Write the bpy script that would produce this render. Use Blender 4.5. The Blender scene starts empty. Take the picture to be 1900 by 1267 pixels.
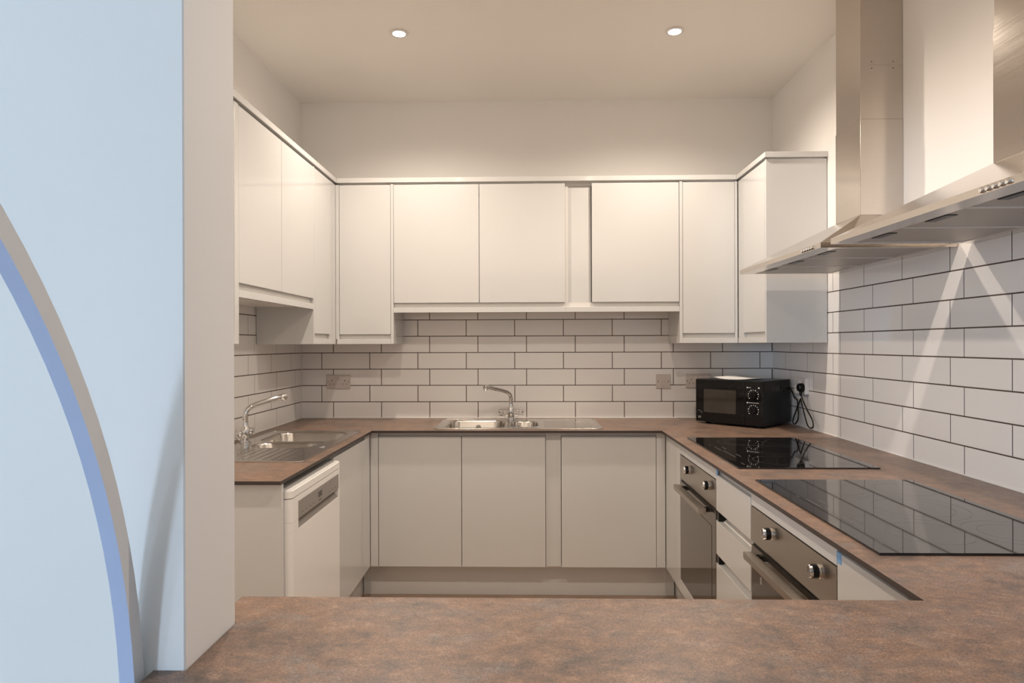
import bpy, bmesh, math, random
from mathutils import Matrix, Vector
random.seed(7)
PI = math.pi
scene = bpy.context.scene
C = scene.collection

# ------------------------------------------------------------------ camera
cam_d = bpy.data.cameras.new('camera')
cam_d.sensor_width = 36.0
cam_d.lens = 36.0 * 1224.8 / 1900.0
cam_d.shift_y = 5.1 / 1900.0
cam_d.clip_start = 0.02
cam = bpy.data.objects.new('camera', cam_d)
C.objects.link(cam)
cam.matrix_world = (Matrix.Translation((0, 0, 1.3687)) @ Matrix.Rotation(0.0242, 4, 'Z')
                    @ Matrix.Rotation(PI / 2, 4, 'X') @ Matrix.Rotation(-0.00315, 4, 'Z'))
scene.camera = cam

# ------------------------------------------------------------------ light / exposure
scene.view_settings.view_transform = 'Standard'
scene.view_settings.look = 'None'
scene.view_settings.gamma = 1.0
scene.view_settings.use_curve_mapping = False
scene.view_settings.exposure = 0.0
w = bpy.data.worlds.new('daylight')
scene.world = w
w.use_nodes = True
w.node_tree.nodes['Background'].inputs[0].default_value = (0.55, 0.72, 1.0, 1)
w.node_tree.nodes['Background'].inputs[1].default_value = 0.6
SPOT_W = 68.0
SPOT_COL = (1.0, 0.865, 0.735)
DAY_W = 232.0
DAY_COL = (0.55, 0.745, 1.0)
# daylight entering by the two windows in the wall behind the photographer: (x centre, width)
WINDOWS = [(-4.05, 0.9), (-6.3, 0.9)]
WIN_Y, WIN_Z0, WIN_Z1 = -5.5, 0.85, 2.35
for wx, ww in WINDOWS:
    ld = bpy.data.lights.new('window_daylight', 'AREA')
    ld.shape = 'RECTANGLE'
    ld.size = ww
    ld.size_y = WIN_Z1 - WIN_Z0
    ld.energy = DAY_W * (1.0 if wx > -5 else 0.45)
    ld.color = DAY_COL
    lo = bpy.data.objects.new('window_daylight', ld)
    C.objects.link(lo)
    lo.location = (wx, WIN_Y - 0.12, (WIN_Z0 + WIN_Z1) / 2)
    lo.rotation_euler = (PI / 2, 0, 0)
    lo.matrix_world = Matrix.Translation(lo.location) @ Matrix.Rotation(PI / 2, 4, 'X')  # -Z local -> +Y

# ------------------------------------------------------------------ materials
MATS = {}
def mat(name, col, rough=0.5, metal=0.0, spec=0.5, var=0.03, scale=9.0, bump=0.0, bscale=60.0,
        stretch=None, coat=0.0, rvar=0.0):
    m = bpy.data.materials.new(name)
    m.use_nodes = True
    nt = m.node_tree
    b = nt.nodes['Principled BSDF']
    tc = nt.nodes.new('ShaderNodeTexCoord')
    mp = nt.nodes.new('ShaderNodeMapping')
    nt.links.new(tc.outputs['Object'], mp.inputs[0])
    if stretch:
        mp.inputs['Scale'].default_value = stretch
    n = nt.nodes.new('ShaderNodeTexNoise')
    n.inputs['Scale'].default_value = scale
    n.inputs['Detail'].default_value = 4
    nt.links.new(mp.outputs[0], n.inputs['Vector'])
    mx = nt.nodes.new('ShaderNodeMix')
    mx.data_type = 'RGBA'
    mx.inputs[6].default_value = tuple(max(0, c * (1 - var)) for c in col) + (1,)
    mx.inputs[7].default_value = tuple(min(1, c * (1 + var)) for c in col) + (1,)
    nt.links.new(n.outputs['Fac'], mx.inputs[0])
    nt.links.new(mx.outputs[2], b.inputs['Base Color'])
    b.inputs['Roughness'].default_value = rough
    if rvar:
        mr = nt.nodes.new('ShaderNodeMapRange')
        mr.inputs['To Min'].default_value = max(0.02, rough - rvar)
        mr.inputs['To Max'].default_value = rough + rvar
        nt.links.new(n.outputs['Fac'], mr.inputs['Value'])
        nt.links.new(mr.outputs[0], b.inputs['Roughness'])
    b.inputs['Metallic'].default_value = metal
    b.inputs['Specular IOR Level'].default_value = spec
    b.inputs['Coat Weight'].default_value = coat
    if bump:
        n2 = nt.nodes.new('ShaderNodeTexNoise')
        n2.inputs['Scale'].default_value = bscale
        n2.inputs['Detail'].default_value = 3
        nt.links.new(mp.outputs[0], n2.inputs['Vector'])
        bp = nt.nodes.new('ShaderNodeBump')
        bp.inputs['Strength'].default_value = bump
        bp.inputs['Distance'].default_value = 0.002
        nt.links.new(n2.outputs['Fac'], bp.inputs['Height'])
        nt.links.new(bp.outputs[0], b.inputs['Normal'])
    MATS[name] = m
    return m

def emis(name, col, strength):
    m = bpy.data.materials.new(name)
    m.use_nodes = True
    b = m.node_tree.nodes['Principled BSDF']
    b.inputs['Base Color'].default_value = (1, 1, 1, 1)
    b.inputs['Emission Color'].default_value = col + (1,)
    b.inputs['Emission Strength'].default_value = strength
    return m

M_PAINT = mat('wall_paint', (0.90, 0.875, 0.845), 0.55, var=0.012, scale=3, bump=0.05, bscale=180, spec=0.3)
M_CEIL = mat('ceiling_paint', (0.90, 0.865, 0.81), 0.6, var=0.02, scale=2, bump=0.04, bscale=150, spec=0.3)
M_DOOR = mat('gloss_white_door', (0.62, 0.614, 0.598), 0.14, var=0.008, scale=4, spec=0.5, coat=0.25)
M_CARC = mat('white_melamine', (0.76, 0.735, 0.70), 0.35, var=0.01)
M_CHAN = mat('grip_channel_white', (0.70, 0.675, 0.64), 0.35, var=0.01)
M_TILE = mat('glazed_tile', (0.84, 0.82, 0.80), 0.09, var=0.02, scale=2.5, spec=0.5, bump=0.03, bscale=9, rvar=0.03)
M_GROUT = mat('dark_grout', (0.085, 0.06, 0.046), 0.9, var=0.15, scale=40)
M_SEAL = mat('white_sealant', (0.82, 0.80, 0.77), 0.35, var=0.01)
M_EDGE = mat('worktop_edge', (0.045, 0.032, 0.027), 0.45, var=0.2, scale=60)
M_STEEL = mat('brushed_steel', (0.60, 0.555, 0.51), 0.17, 1.0, var=0.04, scale=5, stretch=(1, 1, 60), rvar=0.05)
M_STEELH = mat('brushed_steel_oven', (0.47, 0.43, 0.385), 0.30, 1.0, var=0.04, scale=6, stretch=(1, 1, 60), rvar=0.05)
M_SINK = mat('sink_steel', (0.60, 0.57, 0.53), 0.18, 1.0, var=0.03, scale=12, rvar=0.05)
M_CHROME = mat('chrome', (0.78, 0.77, 0.76), 0.06, 1.0, var=0.01)
M_KNOB = mat('satin_knob', (0.52, 0.49, 0.46), 0.22, 1.0, var=0.03)
M_FFRAME = mat('filter_edge', (0.80, 0.76, 0.72), 0.45, 0.0, var=0.03)
M_HOB = mat('black_glass', (0.010, 0.009, 0.009), 0.035, 0.0, spec=0.6, var=0.05, coat=0.3)
M_PRINT = mat('grey_print', (0.15, 0.145, 0.14), 0.4, var=0.05)
M_OVGLASS = mat('tinted_oven_glass', (0.20, 0.175, 0.15), 0.07, 0.85, var=0.03, scale=3)
M_BLACK = mat('black_plastic', (0.006, 0.006, 0.006), 0.3, var=0.1, spec=0.25)
M_BLACKG = mat('black_gloss', (0.005, 0.0045, 0.0045), 0.05, var=0.1, spec=0.32)
M_MWIN = mat('microwave_window', (0.045, 0.038, 0.03), 0.06, 0.2, var=0.1, spec=0.7)
M_WHITEP = mat('white_plastic', (0.78, 0.755, 0.72), 0.3, var=0.01)
M_APPL = mat('appliance_enamel', (0.86, 0.84, 0.81), 0.22, var=0.008)
M_DWP = mat('dishwasher_panel', (0.36, 0.335, 0.31), 0.35, 0.6, var=0.04, scale=30)
M_DARKP = mat('dark_print', (0.10, 0.09, 0.085), 0.5, var=0.1)
M_SOCK = mat('socket_plastic', (0.60, 0.54, 0.505), 0.35, var=0.015)
M_PIN = mat('socket_slot', (0.06, 0.045, 0.04), 0.7, var=0.1)
M_FILM = mat('blue_film', (0.20, 0.42, 0.72), 0.3, var=0.1, scale=60)
M_PAPER = mat('paper', (0.85, 0.84, 0.82), 0.7, var=0.02)
M_ARCH = mat('arch_white', (0.78, 0.77, 0.76), 0.4, var=0.015)
M_ARCH_DAYTINT = mat('arch_daylight_tint', (0.50, 0.585, 0.80), 0.4, var=0.015)  # inner face of the white arch, blue daylight put into its colour
M_LENS = emis('lamp_lens', (1.0, 0.93, 0.82), 30.0)

def laminate():
    m = bpy.data.materials.new('rust_laminate')
    m.use_nodes = True
    nt = m.node_tree
    b = nt.nodes['Principled BSDF']
    tc = nt.nodes.new('ShaderNodeTexCoord')
    def noise(sc, det, rough, st=(1, 1, 1), dist=0.0):
        mp = nt.nodes.new('ShaderNodeMapping')
        mp.inputs['Scale'].default_value = st
        nt.links.new(tc.outputs['Object'], mp.inputs[0])
        n = nt.nodes.new('ShaderNodeTexNoise')
        n.inputs['Scale'].default_value = sc
        n.inputs['Detail'].default_value = det
        n.inputs['Roughness'].default_value = rough
        n.inputs['Distortion'].default_value = dist
        nt.links.new(mp.outputs[0], n.inputs['Vector'])
        return n.outputs['Fac']
    def ramp(src, stops):
        r = nt.nodes.new('ShaderNodeValToRGB')
        e = r.color_ramp.elements
        e[0].position, e[0].color = stops[0][0], stops[0][1] + (1,)
        e[1].position, e[1].color = stops[-1][0], stops[-1][1] + (1,)
        for p, c in stops[1:-1]:
            k = e.new(p)
            k.color = c + (1,)
        nt.links.new(src, r.inputs[0])
        return r.outputs[0]
    def mix(f, a, c, mode='MIX'):
        x = nt.nodes.new('ShaderNodeMix')
        x.data_type = 'RGBA'
        x.blend_type = mode
        if isinstance(f, float):
            x.inputs[0].default_value = f
        else:
            nt.links.new(f, x.inputs[0])
        nt.links.new(a, x.inputs[6])
        nt.links.new(c, x.inputs[7])
        return x.outputs[2]
    big = ramp(noise(4.6, 10, 0.68, st=(0.9, 1.25, 1), dist=0.35), [(0.36, (0.085, 0.067, 0.060)), (0.44, (0.175, 0.120, 0.096)),
               (0.51, (0.280, 0.165, 0.110)), (0.58, (0.255, 0.175, 0.138)), (0.66, (0.145, 0.126, 0.116))])
    mid = ramp(noise(30, 10, 0.78, st=(0.9, 1.3, 1), dist=0.25), [(0.36, (0.085, 0.068, 0.060)), (0.46, (0.195, 0.135, 0.105)),
               (0.54, (0.285, 0.172, 0.116)), (0.64, (0.47, 0.31, 0.215))])
    fine = ramp(noise(330, 4, 0.8, st=(1, 1.4, 1)), [(0.33, (0.38, 0.38, 0.39)), (0.5, (0.97, 0.97, 0.97)), (0.68, (1.75, 1.66, 1.56))])
    spot = ramp(noise(8, 9, 0.78, st=(0.9, 1.3, 1), dist=0.4), [(0.53, (0, 0, 0)), (0.66, (1, 1, 1))])
    grey = ramp(noise(70, 5, 0.7), [(0.3, (0.165, 0.145, 0.132)), (0.7, (0.31, 0.27, 0.245))])
    c = mix(0.5, big, mid)
    sp = nt.nodes.new('ShaderNodeMath')
    sp.operation = 'MULTIPLY'
    sp.inputs[1].default_value = 0.75
    nt.links.new(spot, sp.inputs[0])
    c = mix(sp.outputs[0], c, grey)
    chip = ramp(noise(60, 8, 0.85, st=(0.8, 1.4, 1), dist=0.3), [(0.62, (0, 0, 0)), (0.70, (1, 1, 1))])
    pale = ramp(noise(5, 2, 0.5), [(0.3, (0.42, 0.29, 0.20)), (0.7, (0.37, 0.30, 0.25))])
    cm = nt.nodes.new('ShaderNodeMath')
    cm.operation = 'MULTIPLY'
    cm.inputs[1].default_value = 0.55
    nt.links.new(chip, cm.inputs[0])
    c = mix(cm.outputs[0], c, pale)
    tone = ramp(noise(3, 1, 0.5), [(0.3, (0.88, 0.90, 0.91)), (0.7, (0.92, 0.93, 0.94))])
    c = mix(1.0, c, tone, 'MULTIPLY')
    c = mix(0.8, c, fine, 'MULTIPLY')
    nt.links.new(c, b.inputs['Base Color'])
    b.inputs['Roughness'].default_value = 0.36
    b.inputs['Specular IOR Level'].default_value = 0.45
    bp = nt.nodes.new('ShaderNodeBump')
    bp.inputs['Strength'].default_value = 0.12
    bp.inputs['Distance'].default_value = 0.001
    nt.links.new(noise(300, 2, 0.6), bp.inputs['Height'])
    nt.links.new(bp.outputs[0], b.inputs['Normal'])
    return m
M_LAM = laminate()

def filter_mat():
    m = bpy.data.materials.new('perforated_filter')
    m.use_nodes = True
    nt = m.node_tree
    b = nt.nodes['Principled BSDF']
    tc = nt.nodes.new('ShaderNodeTexCoord')
    v = nt.nodes.new('ShaderNodeTexVoronoi')
    v.inputs['Scale'].default_value = 120
    v.inputs['Randomness'].default_value = 0.0
    nt.links.new(tc.outputs['Object'], v.inputs['Vector'])
    r = nt.nodes.new('ShaderNodeValToRGB')
    r.color_ramp.elements[0].position = 0.32
    r.color_ramp.elements[0].color = (0.09, 0.08, 0.07, 1)
    r.color_ramp.elements[1].position = 0.46
    r.color_ramp.elements[1].color = (0.50, 0.455, 0.41, 1)
    nt.links.new(v.outputs['Distance'], r.inputs[0])
    nt.links.new(r.outputs[0], b.inputs['Base Color'])
    b.inputs['Metallic'].default_value = 0.8
    b.inputs['Roughness'].default_value = 0.4
    return m
M_FILTER = filter_mat()

def plank_mat():
    return mat('brown_floor', (0.34, 0.235, 0.165), 0.4, var=0.35, scale=4, stretch=(1, 12, 1))
M_FLOOR = plank_mat()
M_PALE_BOUNCE = mat('pale_bounce_floor', (0.62, 0.52, 0.42), 0.4, var=0.12, scale=4, stretch=(1, 12, 1))  # unseen floor, its pale tone chosen to bounce more light into the kitchen

# ------------------------------------------------------------------ helpers
def link(o, parent=None):
    C.objects.link(o)
    if parent is not None:
        o.parent = parent
    return o

def add_mats(me, m):
    for x in (m if isinstance(m, (list, tuple)) else [m]):
        me.materials.append(x)

def from_bm(name, bm, m, parent=None, smooth=False):
    me = bpy.data.meshes.new(name)
    bm.normal_update()
    bm.to_mesh(me)
    bm.free()
    add_mats(me, m)
    if smooth:
        for p in me.polygons:
            p.use_smooth = True
    return link(bpy.data.objects.new(name, me), parent)

def bbox(bm, a, b):
    (x0, y0, z0), (x1, y1, z1) = a, b
    v = [bm.verts.new(p) for p in ((x0, y0, z0), (x1, y0, z0), (x1, y1, z0), (x0, y1, z0),
                                   (x0, y0, z1), (x1, y0, z1), (x1, y1, z1), (x0, y1, z1))]
    for f in ((0, 3, 2, 1), (4, 5, 6, 7), (0, 1, 5, 4), (1, 2, 6, 5), (2, 3, 7, 6), (3, 0, 4, 7)):
        bm.faces.new([v[i] for i in f])
    return v

def box(name, a, b, m, parent=None, bev=0.0, seg=1, rot=None):
    a, b = tuple(min(p, q) for p, q in zip(a, b)), tuple(max(p, q) for p, q in zip(a, b))
    bm = bmesh.new()
    bbox(bm, a, b)
    if bev:
        bmesh.ops.bevel(bm, geom=bm.edges[:], offset=bev, segments=seg, profile=0.7, affect='EDGES')
    if rot is not None:
        bmesh.ops.transform(bm, matrix=rot, verts=bm.verts)
    return from_bm(name, bm, m, parent)

def boxes(name, lst, m, parent=None):
    bm = bmesh.new()
    for a, b in lst:
        bbox(bm, a, b)
    return from_bm(name, bm, m, parent)

def poly(name, verts, faces, m, parent=None, smooth=False):
    bm = bmesh.new()
    v = [bm.verts.new(p) for p in verts]
    for f in faces:
        bm.faces.new([v[i] for i in f])
    bmesh.ops.recalc_face_normals(bm, faces=bm.faces)
    return from_bm(name, bm, m, parent, smooth)

def lathe(name, prof, m, parent=None, seg=24, mtx=None, smooth=True):
    """profile of (radius, height) turned about z, then moved by mtx"""
    bm = bmesh.new()
    rings = []
    for r, z in prof:
        if r < 1e-6:
            rings.append([bm.verts.new((0, 0, z))])
        else:
            rings.append([bm.verts.new((r * math.cos(2 * PI * i / seg), r * math.sin(2 * PI * i / seg), z)) for i in range(seg)])
    for p, q in zip(rings, rings[1:]):
        for i in range(seg):
            j = (i + 1) % seg
            if len(p) == 1 and len(q) == 1:
                continue
            if len(p) == 1:
                bm.faces.new((p[0], q[i], q[j]))
            elif len(q) == 1:
                bm.faces.new((p[i], p[j], q[0]))
            else:
                bm.faces.new((p[i], p[j], q[j], q[i]))
    for r in (rings[0], rings[-1]):
        if len(r) > 1:
            bm.faces.new(r)
    bmesh.ops.recalc_face_normals(bm, faces=bm.faces)
    if mtx is not None:
        bmesh.ops.transform(bm, matrix=mtx, verts=bm.verts)
    o = from_bm(name, bm, m, parent, smooth)
    if smooth:
        sharp(o)
    return o

def sharp(o, ang=40):
    me = o.data
    bm = bmesh.new()
    bm.from_mesh(me)
    for e in bm.edges:
        if len(e.link_faces) == 2 and e.calc_face_angle(0) > math.radians(ang):
            e.smooth = False
    bm.to_mesh(me)
    bm.free()

def catmull(pts, n=8):
    pts = [Vector(p) for p in pts]
    P = [pts[0] * 2 - pts[1]] + pts + [pts[-1] * 2 - pts[-2]]
    out = []
    for i in range(1, len(P) - 2):
        for k in range(n):
            t = k / n
            a, b, c, d = P[i - 1], P[i], P[i + 1], P[i + 2]
            out.append(0.5 * (2 * b + (c - a) * t + (2 * a - 5 * b + 4 * c - d) * t * t + (3 * b - a - 3 * c + d) * t ** 3))
    out.append(pts[-1])
    return out

def tube(name, pts, r, m, parent=None, seg=10, cap=True):
    pts = [Vector(p) for p in pts]
    n = len(pts)
    rad = r if isinstance(r, (list, tuple)) else [r] * n
    bm = bmesh.new()
    up = Vector((0, 0, 1))
    t0 = (pts[1] - pts[0]).normalized()
    if abs(t0.dot(up)) > 0.9:
        up = Vector((1, 0, 0))
    nrm = (up - t0 * up.dot(t0)).normalized()
    rings = []
    for i in range(n):
        t = (pts[min(i + 1, n - 1)] - pts[max(i - 1, 0)]).normalized()
        nrm = (nrm - t * nrm.dot(t)).normalized()
        bn = t.cross(nrm)
        rings.append([bm.verts.new(pts[i] + rad[i] * (nrm * math.cos(2 * PI * k / seg) + bn * math.sin(2 * PI * k / seg))) for k in range(seg)])
    for p, q in zip(rings, rings[1:]):
        for k in range(seg):
            j = (k + 1) % seg
            bm.faces.new((p[k], p[j], q[j], q[k]))
    if cap:
        bm.faces.new(rings[0])
        bm.faces.new(rings[-1])
    bmesh.ops.recalc_face_normals(bm, faces=bm.faces)
    return from_bm(name, bm, m, parent, True)

def rrect(cx, cy, wx, wy, r, n=6):
    out = []
    for sx, sy, a0 in ((1, 1, 0), (-1, 1, 90), (-1, -1, 180), (1, -1, 270)):
        for k in range(n + 1):
            a = math.radians(a0 + 90 * k / n)
            out.append((cx + sx * (wx / 2 - r) + r * math.cos(a), cy + sy * (wy / 2 - r) + r * math.sin(a)))
    return out

def plate(name, loops, z0, z1, m, parent=None):
    cu = bpy.data.curves.new(name, 'CURVE')
    cu.dimensions = '2D'
    cu.fill_mode = 'BOTH'
    cu.extrude = (z1 - z0) / 2
    for lp in loops:
        s = cu.splines.new('POLY')
        s.points.add(len(lp) - 1)
        for p, q in zip(s.points, lp):
            p.co = (q[0], q[1], 0, 1)
        s.use_cyclic_u = True
    tmp = bpy.data.objects.new(name + '_tmp', cu)
    C.objects.link(tmp)
    dg = bpy.context.evaluated_depsgraph_get()
    me = bpy.data.meshes.new_from_object(tmp.evaluated_get(dg))
    bpy.data.objects.remove(tmp)
    bpy.data.curves.remove(cu)
    me.name = name
    me.transform(Matrix.Translation((0, 0, (z0 + z1) / 2)))
    me.materials.clear()
    add_mats(me, m)
    return link(bpy.data.objects.new(name, me), parent)

def tag(o, label, cat=None, group=None, kind=None):
    o['label'] = label
    if cat:
        o['category'] = cat
    if group:
        o['group'] = group
    if kind:
        o['kind'] = kind
    return o

def thing(name, label, cat, loc=(0, 0, 0), rotz=0.0, group=None):
    o = bpy.data.objects.new(name, None)
    o.empty_display_size = 0.05
    C.objects.link(o)
    o.location = loc
    o.rotation_euler = (0, 0, rotz)
    return tag(o, label, cat, group)

def struct(o, label, cat):
    return tag(o, label, cat, kind='structure')

# ------------------------------------------------------------------ dimensions (metres; camera above the origin, looking along +y)
XL, XR, D = -1.417, 1.507, 4.10          # glazed faces of left / right / back wall tiling
WT = 0.91                                # worktop height
WTH = 0.0125                             # compact laminate thickness
CEIL = 2.88
TT = 0.008                               # tile thickness
PX, PY0, PY1 = -0.485, 0.92, 1.08        # end of the partition wall
RX0, RY0 = -7.4, WIN_Y                   # dining side behind the photographer

# ------------------------------------------------------------------ room shell
struct(box('floor', (RX0 - 0.2, 1.0, -0.1), (XR + 0.3, D + 0.3, 0), M_FLOOR), 'brown kitchen floor seen as a sliver below the plinth', 'floor')
struct(box('floor_dining', (RX0 - 0.2, RY0 - 0.2, -0.1), (XR + 0.3, 1.0, 0), M_PALE_BOUNCE), 'unseen floor of the room behind the photographer, made pale to bounce light', 'floor')
struct(box('ceiling', (RX0 - 0.2, RY0 - 0.2, CEIL), (XR + 0.3, D + 0.3, CEIL + 0.1), M_CEIL), 'plain cream painted ceiling above the kitchen', 'ceiling')
wall_back = struct(box('wall_back', (XL - 0.2, D + TT, 0), (XR + 0.2, D + 0.2, CEIL), M_PAINT), 'far kitchen wall with metro tiles below the wall cupboards', 'wall')
wall_left = struct(box('wall_left', (XL - 0.2, PY1, 0), (XL - TT, D + TT, CEIL), M_PAINT), 'left kitchen wall behind the corner sink', 'wall')
wall_right = struct(box('wall_right', (XR + TT, RY0, 0), (XR + 0.2, D + TT, CEIL), M_PAINT), 'right kitchen wall behind the two extractor hoods', 'wall')
# painted plaster above the tiles stands level with the tile face
box('plaster', (XR, RY0, 1.728), (XR + TT, D, CEIL), M_PAINT, wall_right)
box('plaster', (XL - TT, PY1, 1.728), (XL, D, CEIL), M_PAINT, wall_left)
box('plaster', (XL - TT, PY1, 0), (XL, 2.098, 1.728), M_PAINT, wall_left)
box('plaster', (XL, D, 1.728), (XR, D + TT, CEIL), M_PAINT, wall_back)
partition = box('wall_partition', (RX0, PY0, 0), (PX, PY1, CEIL), M_PAINT, None, 0.002)
box('added_bounce_beam', (PX, PY0, 2.08), (XR - 0.001, PY1, CEIL - 0.001), M_PAINT, partition, 0.002)  # unseen beam over the opening, added to bounce lamp light into the kitchen
struct(partition, 'partition wall end beside the worktop, daylit face to the left', 'wall')
struct(box('wall_side', (RX0 - 0.2, RY0, 0), (RX0, PY0, CEIL), M_PAINT), 'side wall of the room behind the photographer', 'wall')
# wall behind the photographer with two window openings
bm = bmesh.new()
xs = [RX0 - 0.2]
for wx, ww in sorted(WINDOWS):
    xs += [wx - ww / 2, wx + ww / 2]
xs.append(XR + 0.2)
for i in range(0, len(xs), 2):
    bbox(bm, (xs[i], RY0 - 0.15, 0), (xs[i + 1], RY0, CEIL))
for wx, ww in WINDOWS:
    bbox(bm, (wx - ww / 2, RY0 - 0.15, 0), (wx + ww / 2, RY0, WIN_Z0))
    bbox(bm, (wx - ww / 2, RY0 - 0.15, WIN_Z1), (wx + ww / 2, RY0, CEIL))
struct(from_bm('wall_front', bm, M_PAINT), 'wall with two windows behind the photographer', 'wall')
for k, (wx, ww) in enumerate(WINDOWS):
    fr = 0.05
    bm = bmesh.new()
    x0, x1 = wx - ww / 2, wx + ww / 2
    for a, b in (((x0, 0, WIN_Z0), (x0 + fr, 0, WIN_Z1)), ((x1 - fr, 0, WIN_Z0), (x1, 0, WIN_Z1)),
                 ((x0 + fr, 0, WIN_Z0), (x1 - fr, 0, WIN_Z0 + fr)), ((x0 + fr, 0, WIN_Z1 - fr), (x1 - fr, 0, WIN_Z1))):
        bbox(bm, (a[0], RY0 - 0.09, a[2]), (b[0], RY0 - 0.03, b[2]))
    struct(from_bm('window_%d' % (k + 1), bm, M_WHITEP), ('white window frame behind the photographer, nearer the kitchen', 'white window frame behind the photographer, by the far side wall')[k], 'window')
# unseen plain support block carrying the breakfast-bar worktop
struct(box('worktop_support', (PX + 0.002, 0.93, 0), (XR - 0.002, 1.07, WT - WTH - 0.001), M_PAINT), 'unseen plain support block under the front worktop', 'wall')

# ------------------------------------------------------------------ metro tiles
PW, PH, GAP = 0.302, 0.102, 0.0046
def tile_mesh(wd, ht):
    bm = bmesh.new()
    bbox(bm, (0, 0, 0), (wd, TT, ht))
    ed = [e for e in bm.edges if all(abs(v.co.y) < 1e-6 for v in e.verts)]
    bmesh.ops.bevel(bm, geom=ed, offset=0.0007, segments=1, affect='EDGES')
    me = bpy.data.meshes.new('tile')
    bm.normal_update()
    bm.to_mesh(me)
    bm.free()
    me.materials.append(M_TILE)
    return me
FULL = tile_mesh(PW - GAP, PH - GAP)

def lay_tiles(parent, u0, u1, joint_even, joint_odd, rows, place):
    """u runs along the wall; place(u, z) gives location and rotation of a tile's lower left corner"""
    for r in range(rows):
        j = joint_odd if r % 2 else joint_even
        k = math.floor((u0 - j) / PW)
        while True:
            a, b = j + k * PW + GAP / 2, j + (k + 1) * PW - GAP / 2
            k += 1
            if a > u1:
                break
            ca, cb = max(a, u0 + 0.0015), min(b, u1 - 0.0015)
            if cb - ca < 0.008:
                continue
            me = FULL if cb - ca > PW - GAP - 1e-4 else tile_mesh(cb - ca, PH - GAP)
            o = bpy.data.objects.new('tile', me)
            loc, rz = place(ca, cb, WT + r * PH + GAP / 2)
            # tiles never sit perfectly flush
            loc = Vector(loc) + Vector((0, 0, 0))
            o.location = loc
            o.rotation_euler = (random.uniform(-.001, .001), 0, rz + random.uniform(-.0006, .0006))
            link(o, parent)
def grout(parent, a, b):
    box('grout', a, b, M_GROUT, parent)
ztop = WT + 8 * PH
grout(wall_back, (XL, D + 0.0010, WT), (XR, D + TT - 0.0005, WT + 7 * PH))
grout(wall_left, (XL - TT + 0.0005, 2.1, WT), (XL - 0.0010, D, WT + 7 * PH))
grout(wall_right, (XR + 0.0010, 0.6, WT), (XR + TT - 0.0005, D, ztop))
lay_tiles(wall_back, XL, XR, -0.613, -0.6865, 7, lambda a, b, z: ((a, D, z), 0.0))
lay_tiles(wall_left, 2.1, D, 3.387, 3.311, 7, lambda a, b, z: ((XL, a, z), PI / 2))
lay_tiles(wall_right, 0.9, D, 2.0177, 2.093, 8, lambda a, b, z: ((XR, b, z), -PI / 2))
# sealant beads
box('sealant_bead', (XL + 0.004, D - 0.004, WT), (XR - 0.004, D, WT + 0.005), M_SEAL, wall_back, 0.001)
box('sealant_bead', (XL, 2.19, WT), (XL + 0.004, D, WT + 0.005), M_SEAL, wall_left, 0.001)
box('sealant_bead', (XR - 0.004, 0.9, WT), (XR, D, WT + 0.005), M_SEAL, wall_right, 0.001)
box('sealant_bead', (XL, D - 0.003, WT + 0.005), (XL + 0.003, D, 1.6), M_SEAL, wall_left, 0.001)
box('sealant_bead', (XR - 0.003, D - 0.003, WT + 0.005), (XR, D, 1.6), M_SEAL, wall_right, 0.001)
box('sealant_bead', (XR - 0.003, 0.9, ztop - 0.003), (XR, 3.35, ztop + 0.003), M_SEAL, wall_right, 0.001)

# ------------------------------------------------------------------ worktop (one continuous piece with sink cut-outs)
SINKB = dict(x0=-0.515, x1=0.405, y0=3.553, y1=4.030)
SINKL = dict(x0=-1.355, x1=-0.878, y0=2.553, y1=3.473)
def worktop():
    solid = [(XL, XR, 3.502, D), (XL, -0.833, 2.20, 3.502), (0.704, XR, 1.193, 3.502),
             (-0.53, XR, 0.42, PY0 - 0.001), (PX + 0.001, XR, PY0 - 0.001, PY1 + 0.001), (-0.523, XR, PY1 + 0.001, 1.193)]
    holes = [(-0.47, 0.09, 3.60, 3.985), (-1.31, -0.925, 2.88, 3.43)]
    X = sorted({v for s in solid + holes for v in s[:2]})
    Y = sorted({v for s in solid + holes for v in s[2:]})
    def inside(i, j):
        if i < 0 or j < 0 or i >= len(X) - 1 or j >= len(Y) - 1:
            return False
        cx, cy = (X[i] + X[i + 1]) / 2, (Y[j] + Y[j + 1]) / 2
        hit = lambda L: any(a < cx < b and c < cy < d for a, b, c, d in L)
        return hit(solid) and not hit(holes)
    bm = bmesh.new()
    cache = {}
    def V(x, y, z):
        k = (round(x, 5), round(y, 5), z)
        if k not in cache:
            cache[k] = bm.verts.new((x, y, z))
        return cache[k]
    z1, z0 = WT, WT - WTH
    for i in range(len(X) - 1):
        for j in range(len(Y) - 1):
            if not inside(i, j):
                continue
            a, b, c, d = X[i], X[i + 1], Y[j], Y[j + 1]
            bm.faces.new((V(a, c, z1), V(b, c, z1), V(b, d, z1), V(a, d, z1)))
            bm.faces.new((V(a, c, z0), V(a, d, z0), V(b, d, z0), V(b, c, z0))).material_index = 1
            for (di, dj, p, q) in ((-1, 0, (a, d), (a, c)), (1, 0, (b, c), (b, d)), (0, -1, (a, c), (b, c)), (0, 1, (b, d), (a, d))):
                if not inside(i + di, j + dj):
                    f = bm.faces.new((V(*p, z0), V(*q, z0), V(*q, z1), V(*p, z1)))
                    f.material_index = 1
    return from_bm('worktop', bm, [M_LAM, M_EDGE])
tag(worktop(), 'continuous rust brown stone-effect worktop running round the kitchen and across the front', 'worktop')

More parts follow.
